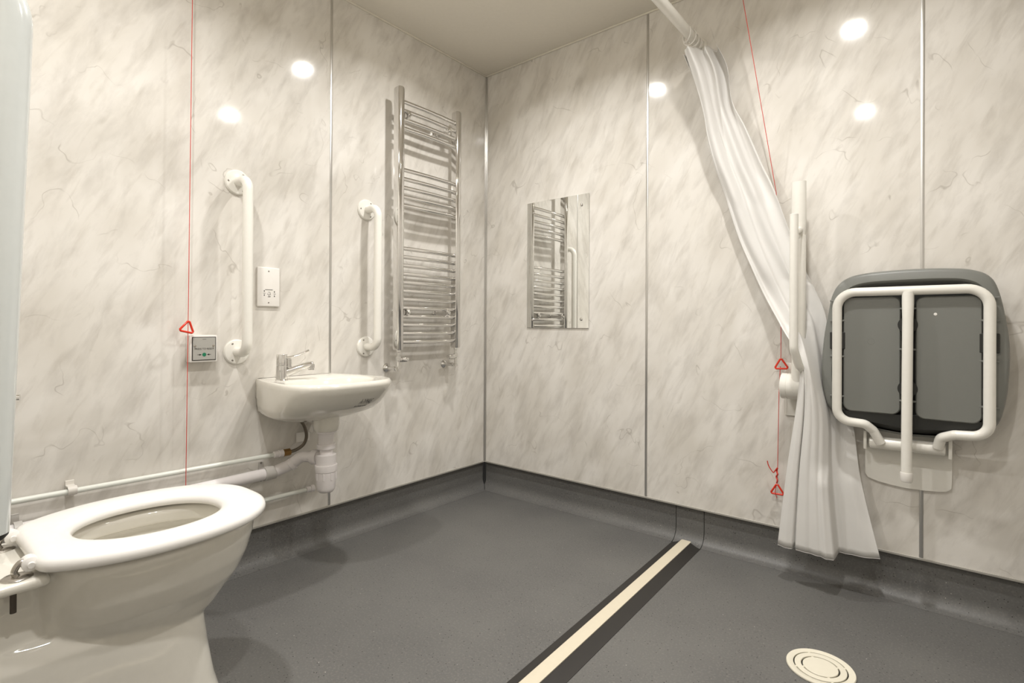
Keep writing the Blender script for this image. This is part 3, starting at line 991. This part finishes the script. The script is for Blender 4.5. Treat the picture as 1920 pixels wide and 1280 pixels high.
# ------------------------------------------------------------------ shower curtain
ROWS = [(1.216, -.150, 2.072, 1.330, -.050, 2.106), (1.254, -.130, 1.949, 1.375, -.050, 2.002), (1.283, -.100, 1.826, 1.390, -.040, 1.860),
        (1.292, -.080, 1.720, 1.444, -.040, 1.738), (1.317, -.070, 1.607, 1.505, -.030, 1.579), (1.351, -.060, 1.499, 1.546, -.030, 1.480),
        (1.407, -.050, 1.309, 1.601, -.035, 1.316), (1.459, -.050, 1.180, 1.656, -.035, 1.159), (1.508, -.050, 1.068, 1.689, -.030, 1.078),
        (1.579, -.085, .943, 1.721, -.026, .988), (1.623, -.125, .879, 1.729, -.026, .889), (1.652, -.150, .813, 1.739, -.026, .791),
        (1.656, -.150, .752, 1.760, -.026, .697), (1.640, -.140, .611, 1.805, -.030, .602), (1.613, -.130, .417, 1.833, -.050, .405),
        (1.581, -.120, .134, 1.891, -.065, .150)]
RA = catmull([Vector(r[:3]) for r in ROWS], 8, False)
RB = catmull([Vector(r[3:]) for r in ROWS], 8, False)
NR = len(RA)
foldp = [(0, .0), (.10, -.012), (.16, -.012), (.178, .010), (.205, -.012), (.33, -.020), (.45, -.036), (.53, -.055), (.595, -.058), (.615, .006), (.70, -.004), (.85, -.012), (1, .0)]
def fold(u):
    for (a, va), (b, vb) in zip(foldp[:-1], foldp[1:]):
        if u <= b:
            s = (u-a)/(b-a)
            s = s*s*(3-2*s)
            return va+(vb-va)*s
    return foldp[-1][1]
NU = 110
bm = B()
grid = []
for i in range(NR):
    v = i/(NR-1)
    a, b = RA[i], RB[i]
    row = []
    # weights: upper pleats fade into the wide skirt folds below the waist
    low = max(0, min(1, (v-.68)/.24))
    low = low*low*(3-2*low)
    upp = 1-max(0, min(1, (v-.60)/.20))
    amp_u = .020 if v > .12 else .020+.028*(1-v/.12)
    if .35 < v < .60: amp_u = .013
    for k in range(NU+1):
        u = k/NU
        p = a.lerp(b, u)
        ew = max(0, min(1, (u-.25)/.6))
        ew = ew*ew*(3-2*ew)
        p.y = a.y+(b.y-a.y)*ew
        if .50 < v < .93: amp_r = 1-.85*ew
        else: amp_r = 1
        w = math.sin(2*PI*(2.6*u+.25*math.sin(7*v)+.08*math.sin(19*u+5*v)))+.16*math.sin(2*PI*(6.1*u+.9*v)+1)
        y = (amp_u*.6*w*upp + fold(u)*low + .010*math.sin(2*PI*4*u+.5)*(1-upp)*(1-low))*amp_r
        p = p+Vector((.006*math.cos(2*PI*3.3*u)*upp, y, 0))
        if v < .05:
            p.z += -.010*math.cos(2*PI*3.3*u)*(1-v/.05)
        if v > .9:
            p.z += fold(u)*.12*(v-.9)/.1
        p.y = min(p.y, -.010)
        row.append(bm.verts.new(p))
    grid.append(row)
for i in range(NR-1):
    for k in range(NU):
        bm.faces.new((grid[i][k], grid[i][k+1], grid[i+1][k+1], grid[i+1][k]))
hem_pts = [[grid[NR-1][k].co.copy() for k in range(NU+1)], [(grid[NR-1][k].co*.0+grid[NR-1][k].co.lerp(grid[NR-2][k].co, .36)) for k in range(NU+1)]]
t = thing('shower_curtain', (1.24, -.1, 2.13), 'white fabric shower curtain pulled aside behind the folded support rail', 'curtain')
cur = obj('drape', bm, 'fabric', t, smooth=180, recalc=False)
sdm = cur.modifiers.new('thickness', 'SOLIDIFY')
sdm.thickness = .0012
bm = B()
rr = []
for lo, hi in zip(*hem_pts):
    n_ = .0011
    rr.append([lo+Vector((0, -n_, -.002)), hi+Vector((0, -n_, 0)), hi+Vector((0, n_, 0)), lo+Vector((0, n_, -.002))])
loft(bm, rr)
obj('hem', bm, 'fabric', t, label='stitched double hem at the foot')
for k, yy in enumerate((-.045, -.062, -.080, -.098, -.118, -.150)):
    q = Quaternion((0, 0, 1), (-.5, .35, -.3, .4, -.25, -.7)[k])
    ax = q @ Vector((0, 1, 0))
    obj('curtain_ring', torus(B(), (1.24, yy, 2.138), ax, .030, .0022, 26, 8), 'white_plastic', t)

# ------------------------------------------------------------------ folded shower seat
t = thing('folding_shower_seat', (1.96, 0, .4), 'grey fold up shower seat on a white tube frame hinged to the right wall', 'shower seat')
pad = [(1.738, 1.000), (1.747, 1.050), (1.767, 1.092), (1.800, 1.117), (1.850, 1.129), (1.925, 1.134), (2.000, 1.135), (2.070, 1.132), (2.125, 1.124),
       (2.165, 1.103), (2.186, 1.062), (2.203, .975), (2.213, .875), (2.209, .760), (2.196, .675), (2.172, .620), (2.120, .595), (1.981, .580),
       (1.850, .592), (1.790, .603), (1.752, .635), (1.730, .680), (1.716, .775), (1.723, .900)]
ps = catmull([Vector((x, 0, z)) for x, z in pad], 5)
pc = Vector((1.966, 0, .86))
def pr(s, y, dz=0):
    out = []
    for v in ps:
        d = v-pc
        L_ = d.length
        q = pc+d*((L_-s)/L_)
        back = max(0, .665-q.z)*.62 if y < -.062 else 0
        out.append(Vector((q.x, min(y+back, -.0565), q.z+dz)))
    return out
# the sitting side faces the wall; the underside faces the room: raised lip round a recessed tray
rings = [pr(.020, -.052), pr(.006, -.054), pr(0, -.060), pr(0, -.082), pr(.004, -.090), pr(.012, -.094), pr(.034, -.097), pr(.040, -.092), pr(.046, -.074)]
bm = loft(B(), rings)
shell = obj('seat_shell', bm, 'grey_plastic', t, smooth=40)
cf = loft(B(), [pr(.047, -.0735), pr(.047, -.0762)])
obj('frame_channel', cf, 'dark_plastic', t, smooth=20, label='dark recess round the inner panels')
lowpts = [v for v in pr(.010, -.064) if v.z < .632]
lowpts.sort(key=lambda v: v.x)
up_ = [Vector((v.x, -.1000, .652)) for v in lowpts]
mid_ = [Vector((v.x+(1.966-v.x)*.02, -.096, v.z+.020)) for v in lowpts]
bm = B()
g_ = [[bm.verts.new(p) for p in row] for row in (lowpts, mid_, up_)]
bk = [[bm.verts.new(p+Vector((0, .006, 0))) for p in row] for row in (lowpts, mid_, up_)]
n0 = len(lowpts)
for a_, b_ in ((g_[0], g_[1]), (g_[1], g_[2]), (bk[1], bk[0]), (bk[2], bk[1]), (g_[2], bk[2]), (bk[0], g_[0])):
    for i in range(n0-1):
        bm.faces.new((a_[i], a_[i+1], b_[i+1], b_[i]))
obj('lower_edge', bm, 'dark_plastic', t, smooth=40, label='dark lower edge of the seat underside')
# inner tray panels either side of the centre tube
def rrect(x0, x1, z0, z1, r, y, seg=6, dz=0.0):
    out = []
    for (cx_, cz_, a0) in ((x1-r, z1-r, 0), (x0+r, z1-r, PI/2), (x0+r, z0+r, PI), (x1-r, z0+r, 1.5*PI)):
        for k in range(seg+1):
            a = a0+PI/2*k/seg
            xx, zz = cx_+r*math.cos(a), cz_+r*math.sin(a)
            out.append(Vector((xx, y, zz+dz*(xx-x0)/(x1-x0))))
    return out
for (x0, x1, z0, z1) in ((1.785, 1.947, .652, 1.046), (1.987, 2.150, .646, 1.043)):
    rings = [rrect(x0-.001, x1+.001, z0-.001, z1+.001, .024, -.070), rrect(x0, x1, z0, z1, .024, -.100), rrect(x0+.003, x1-.003, z0+.003, z1-.003, .022, -.1035)]
    obj('tray_panel', loft(B(), rings), 'grey_plastic', t, smooth=30)
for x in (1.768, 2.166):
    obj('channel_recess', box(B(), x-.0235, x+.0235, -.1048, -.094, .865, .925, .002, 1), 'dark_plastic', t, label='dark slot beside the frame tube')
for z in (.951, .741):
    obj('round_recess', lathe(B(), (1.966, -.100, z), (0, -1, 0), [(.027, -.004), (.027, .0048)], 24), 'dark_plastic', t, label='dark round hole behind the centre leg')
for x, zz in ((1.768, (1.035, .965, .84, .70)), (2.166, (1.035, .965, .84, .70)), (1.966, (1.005, .87, .70))):
    for z in zz:
        obj('clip_lug', box(B(), x-.0235, x+.0235, -.104, -.097, z-.003, z+.003, .001, 1), 'grey_plastic', t)
obj('plug', lathe(B(), (2.037, -.103, .985), (0, -1, 0), [(.005, 0), (.004, .0015), (0, .002)], 14), 'white_plastic', t)
obj('mould_ring', torus(B(), (1.866, -.1035, .895), (0, 1, 0), .010, .0006, 24, 6), 'grey_plastic', t)
fp_ = [(1.892, -.080, .548), (1.872, -.092, .590), (1.850, -.108, .612), (1.768, -.113, .618), (1.768, -.113, 1.063), (2.166, -.113, 1.063), (2.166, -.113, .611), (2.085, -.108, .606), (2.052, -.092, .590), (2.044, -.080, .556)]
obj('frame', tube(B(), fillet(fp_, [.02, .02, .045, .055, .055, .045, .02, .02], 9), .0150, 22), 'white_tube', t)
lg = [(1.967, -.116, 1.058), (1.967, -.119, 1.02), (1.967, -.124, .97), (1.966, -.126, .80), (1.965, -.130, .46)]
obj('leg', tube(B(), lg, [.0165, .0165, .0150, .0150, .0150], 22), 'white_tube', t)
obj('leg_tip', lathe(B(), (1.965, -.130, .472), (0, 0, -1), [(.0162, 0), (.0170, .003), (.0170, .026), (.0145, .031), (0, .032)], 24), 'white_plastic', t)
obj('hinge_tube', lathe(B(), (1.858, -.062, .545), (1, 0, .02), [(.015, 0), (.0205, .003), (.0205, .203), (.015, .206)], 28), 'white_tube', t)
wp = [(1.842, .580), (1.842, .424), (1.850, .410), (1.880, .401), (1.920, .395), (1.960, .392), (2.000, .393), (2.040, .396), (2.066, .401), (2.078, .412), (2.080, .430), (2.080, .584)]
obj('wall_plate', prism(B(), [Vector((x, 0, z)) for x, z in wp], [Vector((x, -.012, z)) for x, z in wp]), 'white_tube', t)
for x0, x1 in ((1.842, 1.852), (2.070, 2.080)):
    obj('side_cheek', box(B(), x0, x1, -.075, -.0, .520, .585, .003, 2), 'white_tube', t)
